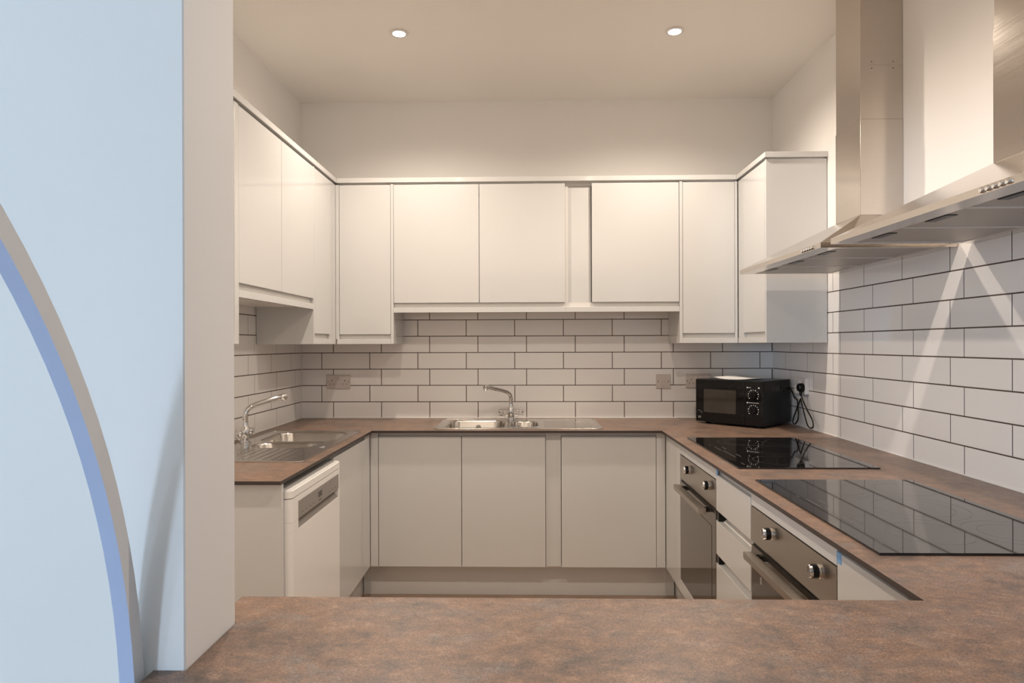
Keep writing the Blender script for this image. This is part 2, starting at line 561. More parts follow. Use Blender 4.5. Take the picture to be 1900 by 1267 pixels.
# ------------------------------------------------------------------ cabinets (local: x along the front, y into the unit, z up)
def carcass(root, x0, x1, y0, y1, z0, z1, top=True, name='carcass', m=None):
    t = 0.016
    L = [((x0, y0, z0), (x0 + t, y1, z1)), ((x1 - t, y0, z0), (x1, y1, z1)),
         ((x0 + t, y0, z0), (x1 - t, y1, z0 + t)), ((x0 + t, y1 - 0.008, z0 + t), (x1 - t, y1, z1 - (t if top else 0)))]
    if top:
        L.append(((x0 + t, y0, z1 - t), (x1 - t, y1, z1)))
    return boxes(name, L, m or M_CARC, root)

def door(root, x0, x1, z0, z1, name='door'):
    return box(name, (x0 + 0.0015, 0, z0), (x1 - 0.0015, 0.0195, z1), M_DOOR, root, 0.0016, 2)

WTOP = 2.298
def wall_cab(label, loc, rot, wd, depth, doors, cx0=None, posts=(), panels=(), fillers=(), rails=None, group='white wall cupboards'):
    root = thing('wall_cupboard', label, 'cupboard', loc, rot, group)
    h = WTOP - loc[2]
    carcass(root, cx0 or 0, wd, 0.0215, depth, 0.012, h)
    rails = rails or [(0, wd)]
    for a, b in rails:
        box('bottom_rail', (a, 0, 0), (b, 0.0215, 0.0295), M_DOOR, root, 0.0012)
        box('grip_channel', (a, 0.0175, 0.0295), (b, 0.0215, 0.056), M_CHAN, root)
    for a, b in doors:
        door(root, a, b, 0.0565, h - 0.005)
    for a, b in posts:
        box('corner_post', (a, 0.002, 0.0295), (b, 0.0215, h - 0.002), M_DOOR, root, 0.001)
    for a, b in panels:
        box('side_panel', (a, 0, 0), (b, depth, h), M_DOOR, root, 0.0012)
    for a, b in fillers:
        box('filler_panel', (a, 0.028, 0.0295), (b, 0.04, h - 0.012), M_DOOR, root, 0.001)
    return root
FB = 3.80            # door face of the far wall run
# far run, left to right
wall_cab('tall white wall cupboard on the far wall in the left corner', (XL + 0.002, FB, 1.372), 0, 0.622, 0.298,
         [(0.3225, 0.6225)], posts=[(0.300, 0.3215)], panels=[(0.6225, 0.6385)], rails=[(0.308, 0.622)])
wall_cab('wide two-door white wall cupboard above the far sink', (-0.776, FB, 1.553), 0, 0.9925, 0.298, [(0, 0.496), (0.496, 0.9925)])
wall_cab('single-door white wall cupboard with a recessed strip on its left', (0.217, FB, 1.553), 0, 0.651, 0.298,
         [(0.150, 0.650)], fillers=[(0, 0.149)])
wall_cab('tall white wall cupboard on the far wall above the microwave', (0.8865, FB, 1.372), 0, 0.616, 0.298,
         [(0.0, 0.2965)], posts=[(0.297, 0.3125)], panels=[(-0.0175, -0.0005)], rails=[(0, 0.312)])
# right return
wall_cab('tall white wall cupboard on the right wall next to the hood', (1.20, 3.7985, 1.372), -PI / 2, 0.4275, 0.304,
         [(0.092, 0.4265)], posts=[(0.0, 0.090)], panels=[(0.428, 0.445)])
# left run, far to near
wall_cab('tall white wall cupboard on the left wall in the far corner', (-1.112, 3.4045, 1.372), PI / 2, 0.394, 0.303,
         [(0.0165, 0.278)], cx0=0.0165, posts=[(0.280, 0.3935)], panels=[(0, 0.0158)], rails=[(0.0165, 0.394)])
wall_cab('two-door white wall cupboard above the left sink', (-1.112, 2.5165, 1.553), PI / 2, 0.8870, 0.303, [(0, 0.4435), (0.4435, 0.887)])
wall_cab('white wall cupboard on the left wall half hidden by the partition', (-1.112, 2.0, 1.372), PI / 2, 0.480, 0.303,
         [(0, 0.460)], panels=[(0.4805, 0.5155)])
# cornice strips over the three runs
def cornice(n, label, a, b):
    struct(box('trim_%d' % n, a, b, M_DOOR, None, 0.0015), label, 'cornice')
zc0, zc1 = WTOP + 0.006, WTOP + 0.034
cornice(1, 'white cornice strip on top of the far wall cupboards', (-1.104, FB - 0.008, zc0), (1.192, D - 0.0005, zc1))
cornice(2, 'white cornice strip on top of the left wall cupboards', (XL + 0.0005, 1.95, zc0), (-1.104, D - 0.0005, zc1))
cornice(3, 'white cornice strip on top of the right corner cupboard', (1.192, 3.345, zc0), (XR - 0.0005, D - 0.0005, zc1))
# dark shadow gap packers carrying the cornice
for n, a, b in ((4, (-1.10, FB + 0.015, WTOP + 0.0005), (1.2, D - 0.01, zc0)), (5, (XL + 0.01, 2.0, WTOP + 0.0005), (-1.130, FB + 0.014, zc0)),
                (6, (1.218, 3.365, WTOP + 0.0005), (XR - 0.01, FB + 0.014, zc0))):
    struct(box('trim_%d' % n, a, b, M_CARC), 'thin packing strip under cornice %d' % (n - 3), 'cornice')

BD, BT = 0.177, 0.875                    # base door bottom / top
def base_cab(name, label, loc, rot, wd, depth, doors=(), posts=(), fillers=(), blanks=(), top=False, rail=True, legs=True):
    root = thing(name, label, 'cabinet', loc, rot, 'white base units')
    carcass(root, 0, wd, 0.0215, depth, 0.17, 0.8965, top)
    if rail:
        box('top_rail', (0, 0.0155, 0.8755), (wd, 0.0215, 0.8965), M_CHAN, root)
    for a, b in doors:
        door(root, a, b, BD, BT)
    for a, b in posts:
        box('corner_post', (a, 0.001, BD), (b, 0.0205, 0.8965), M_DOOR, root, 0.001)
    for a, b in fillers:
        box('filler_panel', (a, 0.012, BD), (b, 0.0213, 0.8965), M_DOOR, root, 0.001)
    for a, b in blanks:
        box('blank_panel', (a, 0, BD), (b, 0.0195, BT + 0.018), M_DOOR, root, 0.001)
    if legs:
        for x in (0.04, wd - 0.04):
            for y in (0.12, depth - 0.06):
                lathe('leg', [(0.024, 0), (0.024, 0.012), (0.014, 0.014), (0.014, 0.17)], M_BLACK, root, 12, Matrix.Translation((x, y, 0)))
    return root
YB = 3.53
base_cab('sink_cabinet', 'two-door white base unit under the far sink', (-0.806, YB, 0), 0, 0.898, 0.566, doors=[(0, 0.448), (0.448, 0.898)])
base_cab('base_cabinet', 'single-door white base unit right of the far sink unit with a recessed filler', (0.0925, YB, 0), 0, 0.6365, 0.566,
         doors=[(0.083, 0.588)], fillers=[(0, 0.082)], posts=[(0.589, 0.6365)])
base_cab('corner_cabinet', 'white corner base unit on the left beside the dishwasher', (-0.85, 2.858, 0), PI / 2, 0.668, 0.56,
         doors=[(0, 0.562)], posts=[(0.563, 0.668)])
cp = box('corner_post', (-0.8495, YB + 0.001, BD), (-0.8075, YB + 0.02, 0.8965), M_DOOR)
cp.name = 'corner_filler'
tag(cp, 'narrow white filler strip in the far left base corner', 'filler')
tag(box('end_panel', (XL + 0.003, 2.221, 0), (-0.838, 2.240, 0.8965), M_DOOR, None, 0.0012), 'white end panel closing the left run beside the dishwasher', 'panel')
struct(box('baseboard_back', (-0.905, 3.605, 0), (0.79, 3.621, 0.165), M_DOOR, None, 0.001), 'white plinth board under the far base units', 'plinth')
struct(box('baseboard_left', (-0.925, 2.86, 0), (-0.909, 3.70, 0.165), M_DOOR, None, 0.001), 'white plinth board under the left corner unit', 'plinth')
struct(box('baseboard_right', (0.795, 1.2, 0), (0.811, 3.70, 0.165), M_DOOR, None, 0.001), 'white plinth board under the ovens', 'plinth')

# right run: local x runs towards the photographer
RXF = 0.73
def rx(y):
    return (RXF, y, 0)
base_cab('corner_cabinet', 'narrow white corner base unit left of the far oven', rx(3.5285), -PI / 2, 0.3315, 0.56, posts=[(0.0, 0.128)], blanks=[(0.130, 0.3315)])
def film(root, x, z, wd=0.02, ht=0.024):
    o = box('protective_film', (x, -0.0012, z), (x + wd, -0.0002, z + ht), M_FILM, root)
    o['label'] = 'scrap of blue protective film'
def housing(label, y, wd):
    root = thing('oven_housing', label, 'cabinet', rx(y), -PI / 2, 'white base units')
    carcass(root, 0, wd, 0.0225, 0.57, 0.17, 0.8965, False)
    box('top_fascia', (0.001, 0, 0.8405), (wd - 0.001, 0.0195, 0.888), M_DOOR, root, 0.0012)
    box('bottom_panel', (0.001, 0, BD), (wd - 0.001, 0.0195, 0.2365), M_DOOR, root, 0.0012)
    box('oven_shelf', (0.016, 0.0225, 0.222), (wd - 0.016, 0.55, 0.238), M_CARC, root)
    for x in (0.04, wd - 0.04):
        for yy in (0.12, 0.5):
            lathe('leg', [(0.024, 0), (0.024, 0.012), (0.014, 0.014), (0.014, 0.17)], M_BLACK, root, 12, Matrix.Translation((x, yy, 0)))
    return root
housing('white housing unit around the far oven', 3.195, 0.605)
housing('white housing unit around the near oven', 2.184, 0.601)

def drawer_unit():
    wd = 0.400
    root = thing('drawer_unit', 'white three-drawer unit between the two ovens', 'drawers', rx(2.588), -PI / 2)
    carcass(root, 0, wd, 0.0385, 0.56, 0.17, 0.8965, False)
    for z0, z1 in ((0.722, 0.862), (0.552, 0.683), (BD, 0.518)):
        d = box('drawer_front', (0.001, 0, z0), (wd - 0.001, 0.0195, z1), M_DOOR, root, 0.0014, 2)
    for z0, z1 in ((0.683, 0.722), (0.518, 0.552)):
        ch = poly('grip_channel', [(0.001, 0.0195, z0), (wd - 0.001, 0.0195, z0), (wd - 0.001, 0.036, z0 + 0.012), (0.001, 0.036, z0 + 0.012),
                                   (wd - 0.001, 0.036, z1), (0.001, 0.036, z1), (0.001, 0.0382, z0), (wd - 0.001, 0.0382, z0), (0.001, 0.0382, z1), (wd - 0.001, 0.0382, z1)],
                  [(0, 1, 2, 3), (3, 2, 4, 5), (0, 6, 7, 1), (6, 8, 9, 7), (5, 4, 9, 8), (0, 3, 5, 8, 6), (1, 7, 9, 4, 2)], M_APPL, root)
        cap = box('channel_end_cap', (0.001, 0.002, z0 + 0.001), (0.030, 0.034, z1 - 0.001), M_BLACK, root, 0.001)
        cap['label'] = 'black plastic end cap'
    box('top_rail', (0.001, 0.014, 0.862), (wd - 0.001, 0.0385, 0.8965), M_CHAN, root)
    film(root, 0.003, 0.858, 0.022, 0.026)
    for x in (0.04, wd - 0.04):
        for yy in (0.12, 0.5):
            lathe('leg', [(0.024, 0), (0.024, 0.012), (0.014, 0.014), (0.014, 0.17)], M_BLACK, root, 12, Matrix.Translation((x, yy, 0)))
drawer_unit()
r5 = base_cab('base_cabinet', 'white base unit at the near end beside the near oven', rx(1.5815), -PI / 2, 0.384, 0.56, doors=[(0, 0.384)])
film(r5, 0.001, 0.851, 0.022, 0.026)

# ------------------------------------------------------------------ ovens
def oven(label, y):
    root = thing('built_in_oven', label, 'oven', (RXF, y, 0.2385), -PI / 2, 'built-in ovens')
    wd = 0.597
    box('body', (0.022, 0.024, 0), (wd - 0.022, 0.54, 0.575), M_STEELH, root)
    box('control_panel', (0, -0.001, 0.487), (wd, 0.021, 0.599), M_STEELH, root, 0.0015, 2)
    box('vent_gap', (0.004, 0.006, 0.474), (wd - 0.004, 0.021, 0.488), M_BLACK, root)
    d = box('oven_door', (0, 0, 0.0), (wd, 0.0205, 0.474), M_OVGLASS, root, 0.0015, 2)
    box('door_window', (0.055, -0.0012, 0.05), (wd - 0.055, 0.0, 0.405), M_OVGLASS, d, 0.0004)
    ic = plate('door_mark', [rrect(0.092, 0, 0.011, 0.022, 0.0054, 5), rrect(0.092, 0, 0.007, 0.018, 0.0034, 5)], 0, 0.0006, M_WHITEP, d)
    ic.data.transform(Matrix.Translation((0, -0.0013, 0.385)) @ Matrix.Rotation(PI / 2, 4, 'X'))
    h = box('handle', (0.062, -0.047, 0.4465), (wd - 0.075, -0.017, 0.468), M_STEELH, root, 0.0015, 2)
    for x in (0.085, wd - 0.115):
        box('handle_post', (x, -0.018, 0.449), (x + 0.02, 0.001, 0.466), M_BLACKG, h)
    for x in (0.183, 0.508):
        k = lathe('knob', [(0.0186, 0.0), (0.0186, 0.003), (0.0175, 0.004), (0.0175, 0.026), (0.016, 0.0285), (0, 0.0285)], M_KNOB, root, 28,
                  Matrix.Translation((x, -0.0012, 0.5585)) @ Matrix.Rotation(PI / 2, 4, 'X'))
        lathe('knob_grip', [(0.0181, 0.007), (0.0181, 0.021)], M_BLACKG, k, 28,
              Matrix.Translation((x, -0.0012, 0.5585)) @ Matrix.Rotation(PI / 2, 4, 'X'))
        box('pointer', (x - 0.0012, -0.0304, 0.5585), (x + 0.0012, -0.0296, 0.573), M_DARKP, k)
    return root
oven('far built-in oven with steel panel, under the far hob', 3.191)
oven('near built-in oven with steel panel and two knobs, under the near hob', 2.182)

# ------------------------------------------------------------------ hobs
def ring(bm, cx, cy, r, z, wd=0.0008, seg=48, a0=0.0, a1=2 * PI):
    vs = []
    full = abs(a1 - a0 - 2 * PI) < 1e-6
    n = seg if full else seg + 1
    for i in range(n):
        a = a0 + (a1 - a0) * i / seg
        vs.append((bm.verts.new((cx + r * math.cos(a), cy + r * math.sin(a), z)), bm.verts.new((cx + (r + wd) * math.cos(a), cy + (r + wd) * math.sin(a), z))))
    for i in range(seg if full else seg):
        p, q = vs[i], vs[(i + 1) % n]
        bm.faces.new((p[0], p[1], q[1], q[0]))
def hob(label, x0, x1, y0, y1):
    root = thing('induction_hob', label, 'hob', (x0, y0, WT), 0, 'induction hobs')
    wx, wy = x1 - x0, y1 - y0
    bm = bmesh.new()
    bbox(bm, (0, 0, 0.0004), (wx, wy, 0.0055))
    bmesh.ops.bevel(bm, geom=[e for e in bm.edges if all(v.co.z > 0.005 for v in e.verts)], offset=0.0015, segments=2, affect='EDGES')
    from_bm('glass_top', bm, M_HOB, root)
    z = 0.0058
    for cx, cy, r, ri in ((0.20, 0.155, 0.092, None), (0.40, 0.16, 0.105, 0.072), (0.30, 0.40, 0.135, 0.10), (0.205, 0.625, 0.10, 0.07), (0.41, 0.63, 0.085, None)):
        bm = bmesh.new()
        ring(bm, cx, cy, r, z)
        if ri:
            ring(bm, cx, cy, ri, z)
        from_bm('zone_marking', bm, M_PRINT, root)
    bm = bmesh.new()
    for x, ya, yb in ((0.050, 0.395, 0.495), (0.080, 0.425, 0.485), (0.057, 0.305, 0.39), (0.057, 0.225, 0.30), (0.083, 0.235, 0.30), (0.04, 0.06, 0.10), (0.04, 0.52, 0.545)):
        v = [bm.verts.new(p) for p in ((x, ya, z), (x + 0.0022, ya, z), (x + 0.0022, yb, z), (x, yb, z))]
        bm.faces.new(v)
    from_bm('control_marking', bm, M_PRINT, root)['kind'] = 'stuff'
    return root
hob('black glass hob beside the microwave, the farther of two', 0.768, 1.280, 2.431, 3.213)
hob('black glass hob nearest the front worktop', 0.757, 1.270, 1.444, 2.222)

# ------------------------------------------------------------------ sinks: local x along the length from the bowl end, y across, z up from the worktop
def sink(label, loc, rot, mirror):
    root = thing('inset_sink', label, 'sink', loc, rot, 'stainless inset sinks')
    L, W = 0.92, 0.477
    f = (lambda x: L - x) if mirror else (lambda x: x)
    outer = rrect(L / 2, W / 2, L, W, 0.03)
    b1 = (f(0.048 + 0.168), 0.045 + 0.185, 0.336, 0.365, 0.075)
    b2 = (f(0.41 + 0.082), 0.085 + 0.145, 0.164, 0.29, 0.07)
    holes = [rrect(*b1), rrect(*b2)]
    plate('rim', [outer] + holes, 0.0008, 0.0028, M_SINK, root)
    ol = [(x, y, 0.0026) for x, y in rrect(L / 2, W / 2, L - 0.006, W - 0.006, 0.028)]
    tube('rim_bead', ol + ol[:2], 0.0021, M_SINK, root, 6, False)
    for b, dep in ((b1, 0.15), (b2, 0.10)):
        bm = bmesh.new()
        rings = []
        for k, (ins, z) in enumerate(((-0.003, 0.0030), (0.002, 0.0015), (0.006, -0.005), (0.012, -dep * 0.75), (0.02, -dep * 0.93), (0.045, -dep))):
            pts = rrect(b[0], b[1], b[2] - 2 * ins, b[3] - 2 * ins, max(0.02, b[4] - ins * 0.6))
            rings.append([bm.verts.new((x, y, z)) for x, y in pts])
        for p, q in zip(rings, rings[1:]):
            for i in range(len(p)):
                j = (i + 1) % len(p)
                bm.faces.new((p[i], p[j], q[j], q[i]))
        bm.faces.new(rings[-1])
        bmesh.ops.recalc_face_normals(bm, faces=bm.faces)
        bmesh.ops.reverse_faces(bm, faces=bm.faces)
        bo = from_bm('bowl', bm, M_SINK, root, True)
        sharp(bo, 50)
        lathe('drain', [(0.042, -dep + 0.0005), (0.042, -dep + 0.003), (0.034, -dep + 0.003), (0.03, -dep + 0.001), (0, -dep + 0.001)], M_CHROME, bo, 24,
              Matrix.Translation((b[0], b[1], 0)))
        if dep > 0.12:
            lathe('overflow', [(0.016, 0), (0.016, 0.002), (0.011, 0.002), (0.010, 0.0005), (0, 0.0005)], M_CHROME, bo, 20,
                  Matrix.Translation((b[0], b[1] + b[3] / 2 - 0.0095, -0.04)) @ Matrix.Rotation(PI / 2, 4, 'X'))
    for k in range(9):
        y = 0.07 + k * 0.036
        xa, xb = f(0.60), f(0.88)
        bm = bmesh.new()
        x0, x1 = min(xa, xb), max(xa, xb)
        v = [bm.verts.new(p) for p in ((x0, y - 0.006, 0.0027), (x1, y - 0.006, 0.0027), (x1, y + 0.006, 0.0027), (x0, y + 0.006, 0.0027),
                                       (x0 + 0.008, y - 0.002, 0.0038), (x1 - 0.008, y - 0.002, 0.0038), (x1 - 0.008, y + 0.002, 0.0038), (x0 + 0.008, y + 0.002, 0.0038))]
        for q in ((4, 5, 6, 7), (0, 1, 5, 4), (1, 2, 6, 5), (2, 3, 7, 6), (3, 0, 4, 7)):
            bm.faces.new([v[i] for i in q])
        from_bm('drainer_rib', bm, M_SINK, root)
    lathe('tap_hole_plug', [(0.013, 0.0028), (0.013, 0.0045), (0.010, 0.0065), (0, 0.007)], M_CHROME, root, 20, Matrix.Translation((f(0.55), 0.04, 0)))
    return root
sink('stainless steel bowl-and-half sink in the far worktop', (SINKB['x0'], SINKB['y0'], WT), 0, False)
sink('stainless steel bowl-and-half sink in the left worktop', (SINKL['x1'], SINKL['y0'], WT), PI / 2, True)

# ------------------------------------------------------------------ mixer taps (local: base at origin, spout swings towards angle a)
def tap(label, loc, swing, bar):
    root = thing('mixer_tap', label, 'tap', loc, 0, 'chrome mixer taps')
    lathe('base', [(0.026, 0), (0.026, 0.004), (0.021, 0.008), (0.019, 0.03), (0.021, 0.034), (0.021, 0.066), (0.017, 0.072), (0.0135, 0.082), (0.0135, 0.1), (0, 0.1)], M_CHROME, root, 24)
    c, s = math.cos(swing), math.sin(swing)
    prof = [(0, 0.095), (0, 0.115), (0.001, 0.135), (0.008, 0.152), (0.026, 0.166), (0.055, 0.176), (0.10, 0.187), (0.15, 0.198), (0.178, 0.203)]
    tube('spout', catmull([(r * c, r * s, z) for r, z in prof], 6), 0.0118, M_CHROME, root, 14)
    d = Vector((c * 0.975, s * 0.975, 0.17)).normalized()
    p0 = Vector((0.170 * c, 0.170 * s, 0.2015))
    tube('aerator', [p0, p0 + d * 0.008, p0 + d * 0.010, p0 + d * 0.034, p0 + d * 0.036], [0.0115, 0.0125, 0.0145, 0.0145, 0.010], M_CHROME, root, 16)
    q = p0 + d * 0.024
    tube('nozzle', [q, q + Vector((0, 0, -0.017)), q + Vector((0, 0, -0.018)), q + Vector((0, 0, -0.021))], [0.011, 0.0115, 0.009, 0.009], M_CHROME, root, 14)
    bx, by = math.cos(bar), math.sin(bar)
    for sg in (-1, 1):
        P = lambda t, z: (sg * t * bx, sg * t * by, z)
        tube('valve', [P(0.012, 0.05), P(0.034, 0.05), P(0.036, 0.05), P(0.046, 0.05), P(0.048, 0.05)], [0.0125, 0.0125, 0.016, 0.016, 0.012], M_CHROME, root, 16)
        h = tube('handle', [P(0.046, 0.05), P(0.052, 0.05), P(0.066, 0.051), P(0.075, 0.052)], [0.010, 0.013, 0.0135, 0.008], M_CHROME, root, 14)
        for k in range(4):
            a = PI / 4 + k * PI / 2
            e = Vector((-by * math.cos(a), bx * math.cos(a), math.sin(a)))
            o = Vector(P(0.060, 0.0505))
            tube('handle_arm', [o + e * 0.006, o + e * 0.018, o + e * 0.024, o + e * 0.026], [0.0055, 0.005, 0.0065, 0.003], M_CHROME, h, 8)
    tube('lower_bar', [(-0.074 * bx, -0.074 * by, 0.027), (-0.07 * bx, -0.07 * by, 0.027), (0.07 * bx, 0.07 * by, 0.027), (0.074 * bx, 0.074 * by, 0.027)],
         [0.003, 0.0055, 0.0055, 0.003], M_CHROME, root, 10)
    return root
tap('chrome mixer tap behind the far sink', (-0.104, 3.985, WT + 0.0031), math.radians(222), 0.0)
tap('chrome mixer tap at the left sink', (-1.318, 3.045, WT + 0.0031), math.radians(48), PI / 2)

# ------------------------------------------------------------------ dishwasher (faces +x)
def dishwasher():
    wd = 0.598
    root = thing('dishwasher', 'white freestanding dishwasher under the left worktop with a grey control panel', 'dishwasher', (-0.815, 2.252, 0), PI / 2)
    box('body', (0.004, 0.03, 0.02), (wd - 0.004, 0.575, 0.835), M_APPL, root, 0.004)
    def bar(name, z0, z1, m=M_APPL, r=0.022):
        pts = []
        for k in range(5):
            a = PI + PI / 2 * k / 4
            pts.append((r + r * math.cos(a), r + r * math.sin(a)))
        for k in range(5):
            a = 1.5 * PI + PI / 2 * k / 4
            pts.append((wd - r + r * math.cos(a), r + r * math.sin(a)))
        return pts
    def extr(name, pts, back, z0, z1, m=M_APPL, bev=0.0):
        bm = bmesh.new()
        P = pts + [(wd, back), (0, back)]
        lo = [bm.verts.new((x, y, z0)) for x, y in P]
        hi = [bm.verts.new((x, y, z1)) for x, y in P]
        n = len(P)
        for i in range(n):
            bm.faces.new((lo[i], lo[(i + 1) % n], hi[(i + 1) % n], hi[i]))
        bm.faces.new(hi)
        bm.faces.new(lo[::-1])
        if bev:
            bmesh.ops.bevel(bm, geom=[e for e in bm.edges if all(v.co.z > z1 - 1e-6 for v in e.verts)], offset=bev, segments=2, affect='EDGES')
        return from_bm(name, bm, m, root)
    front = bar('f', 0, 0)
    extr('lid', front, 0.575, 0.8385, 0.866, bev=0.003)
    extr('door', front, 0.029, 0.11, 0.7195)
    extr('plinth', [(x, y + 0.05) for x, y in front], 0.09, 0.0, 0.105)
    # fascia around the recessed grip
    def end(pts):
        bm = bmesh.new()
        lo = [bm.verts.new((x, y, 0.7198)) for x, y in pts]
        hi = [bm.verts.new((x, y, 0.7538)) for x, y in pts]
        n = len(pts)
        for i in range(n):
            bm.faces.new((lo[i], lo[(i + 1) % n], hi[(i + 1) % n], hi[i]))
        bm.faces.new(hi)
        bm.faces.new(lo[::-1])
        from_bm('fascia_end', bm, M_APPL, root)
    end(front[:5] + [(0.068, 0.0), (0.068, 0.029), (0, 0.029)])
    end([(0.556, 0.0)] + front[5:] + [(wd, 0.029), (0.556, 0.029)])
    extr('fascia', front, 0.029, 0.7545, 0.8355)
    poly('grip_recess', [(0.068, 0.001, 0.7205), (0.556, 0.001, 0.7205), (0.556, 0.028, 0.742), (0.068, 0.028, 0.742), (0.556, 0.028, 0.7545), (0.068, 0.028, 0.7545),
                         (0.068, 0.0292, 0.7205), (0.556, 0.0292, 0.7205), (0.068, 0.0292, 0.7545), (0.556, 0.0292, 0.7545)],
         [(0, 1, 2, 3), (3, 2, 4, 5), (0, 6, 7, 1), (6, 8, 9, 7), (5, 4, 9, 8), (0, 3, 5, 8, 6), (1, 7, 9, 4, 2)], M_DWP, root)
    p = box('control_panel', (0.068, -0.0022, 0.7545), (0.556, 0.0005, 0.8165), M_DWP, root, 0.0006)
    p['label'] = 'grey control panel strip'
    box('display', (0.285, -0.003, 0.778), (0.305, -0.0021, 0.800), M_DARKP, p)
    box('display', (0.309, -0.003, 0.778), (0.329, -0.0021, 0.800), M_DARKP, p)
    box('button', (0.289, -0.003, 0.764), (0.322, -0.0021, 0.768), M_DARKP, p)
    for x in (0.10, 0.14, 0.18, 0.22, 0.42, 0.46, 0.50):
        box('button', (x, -0.0028, 0.768), (x + 0.016, -0.0021, 0.771), M_PRINT, p)
    return root
dishwasher()

# ------------------------------------------------------------------ extractor hoods (local x runs towards the photographer, y towards the wall)
def hood(label, y_far, wd):
    root = thing('extractor_hood', label, 'hood', (1.03, y_far, 1.705), -PI / 2, 'stainless chimney hoods')
    dp = XR - 1.03 - 0.001
    fh, ch = 0.0185, 0.178
    cx0, cx1, cy0 = wd / 2 - 0.107, wd / 2 + 0.107, 1.336 - 1.03
    # canopy: front lip, sides and the sloping top
    t = 0.001
    v = [(0, 0, 0), (wd, 0, 0), (wd, dp, 0), (0, dp, 0), (0, 0, fh), (wd, 0, fh), (wd, dp, fh), (0, dp, fh),
         (cx0, cy0, ch), (cx1, cy0, ch), (cx1, dp, ch), (cx0, dp, ch)]
    fcs = [(0, 1, 5, 4), (1, 2, 6, 5), (3, 0, 4, 7), (2, 3, 7, 6), (4, 5, 9, 8), (5, 6, 10, 9), (7, 4, 8, 11), (6, 7, 11, 10), (8, 9, 10, 11)]
    # underside border frame leaving the filter opening
    a0, a1, b0, b1 = 0.022, wd - 0.022, 0.062, dp - 0.05
    v += [(a0, b0, 0), (a1, b0, 0), (a1, b1, 0), (a0, b1, 0), (a0, b0, 0.008), (a1, b0, 0.008), (a1, b1, 0.008), (a0, b1, 0.008)]
    fcs += [(0, 12, 13, 1), (1, 13, 14, 2), (2, 14, 15, 3), (3, 15, 12, 0),
            (12, 16, 17, 13), (13, 17, 18, 14), (14, 18, 19, 15), (15, 19, 16, 12), (16, 19, 18, 17)]
    poly('canopy', v, fcs, M_STEEL, root)
    n = 3
    fw = (a1 - a0) / n
    for k in range(n):
        x0 = a0 + k * fw
        fo = box('filter', (x0 + 0.004, b0 + 0.002, 0.0025), (x0 + fw - 0.004, b1 - 0.002, 0.0075), M_FILTER, root, 0.001)
        boxes('filter_frame', [((x0 + 0.001, b0 + 0.001, 0.0005), (x0 + 0.0065, b1 - 0.001, 0.0078)), ((x0 + fw - 0.0065, b0 + 0.001, 0.0005), (x0 + fw - 0.001, b1 - 0.001, 0.0078)),
                               ((x0 + 0.0065, b0 + 0.001, 0.0005), (x0 + fw - 0.0065, b0 + 0.005, 0.0078)), ((x0 + 0.0065, b1 - 0.005, 0.0005), (x0 + fw - 0.0065, b1 - 0.001, 0.0078))], M_FFRAME, fo)
        la = box('filter_latch', (x0 + fw / 2 - 0.05, b0 + 0.016, 0.0005), (x0 + fw / 2 + 0.05, b0 + 0.044, 0.0026), M_BLACK, fo, 0.0008)
        la['label'] = 'dark filter latch'
    zs = 2.268 - 1.705
    top = CEIL - 1.705 - 0.001
    ch_lo = box('chimney', (cx0, cy0, ch), (cx1, dp, zs), M_STEEL, root, 0.001)
    ch_hi = box('chimney_extension', (cx0 + 0.002, cy0 + 0.002, zs), (cx1 - 0.002, dp, top), M_STEEL, root, 0.001)
    box('seam', (cx1 - 0.0021, cy0 + 0.03, 2.4845 - 1.705), (cx1 - 0.0016, dp, 2.4855 - 1.705), M_STEELH, ch_hi)
    for yy in (cy0 + 0.045, dp - 0.04):
        for k in range(2):
            z = 2.470 - 1.705 + k * 0.026
            box('vent_slot', (cx1 - 0.0021, yy, z), (cx1 - 0.0014, yy + 0.003, z + 0.004), M_EDGE, ch_hi)
    for k in range(5):
        x = wd - 0.150 + k * 0.021
        lathe('button', [(0.0068, -0.001), (0.0068, 0.004), (0.0055, 0.0062), (0, 0.0066)], M_CHROME, root, 16,
              Matrix.Translation((x, 0, 0.0093)) @ Matrix.Rotation(PI / 2, 4, 'X'))
    return root
hood('stainless steel chimney hood over the far hob, next to the wall cupboard', 3.232, 0.885)
hood('stainless steel chimney hood over the near hob, cut off by the right edge', 2.270, 0.900)

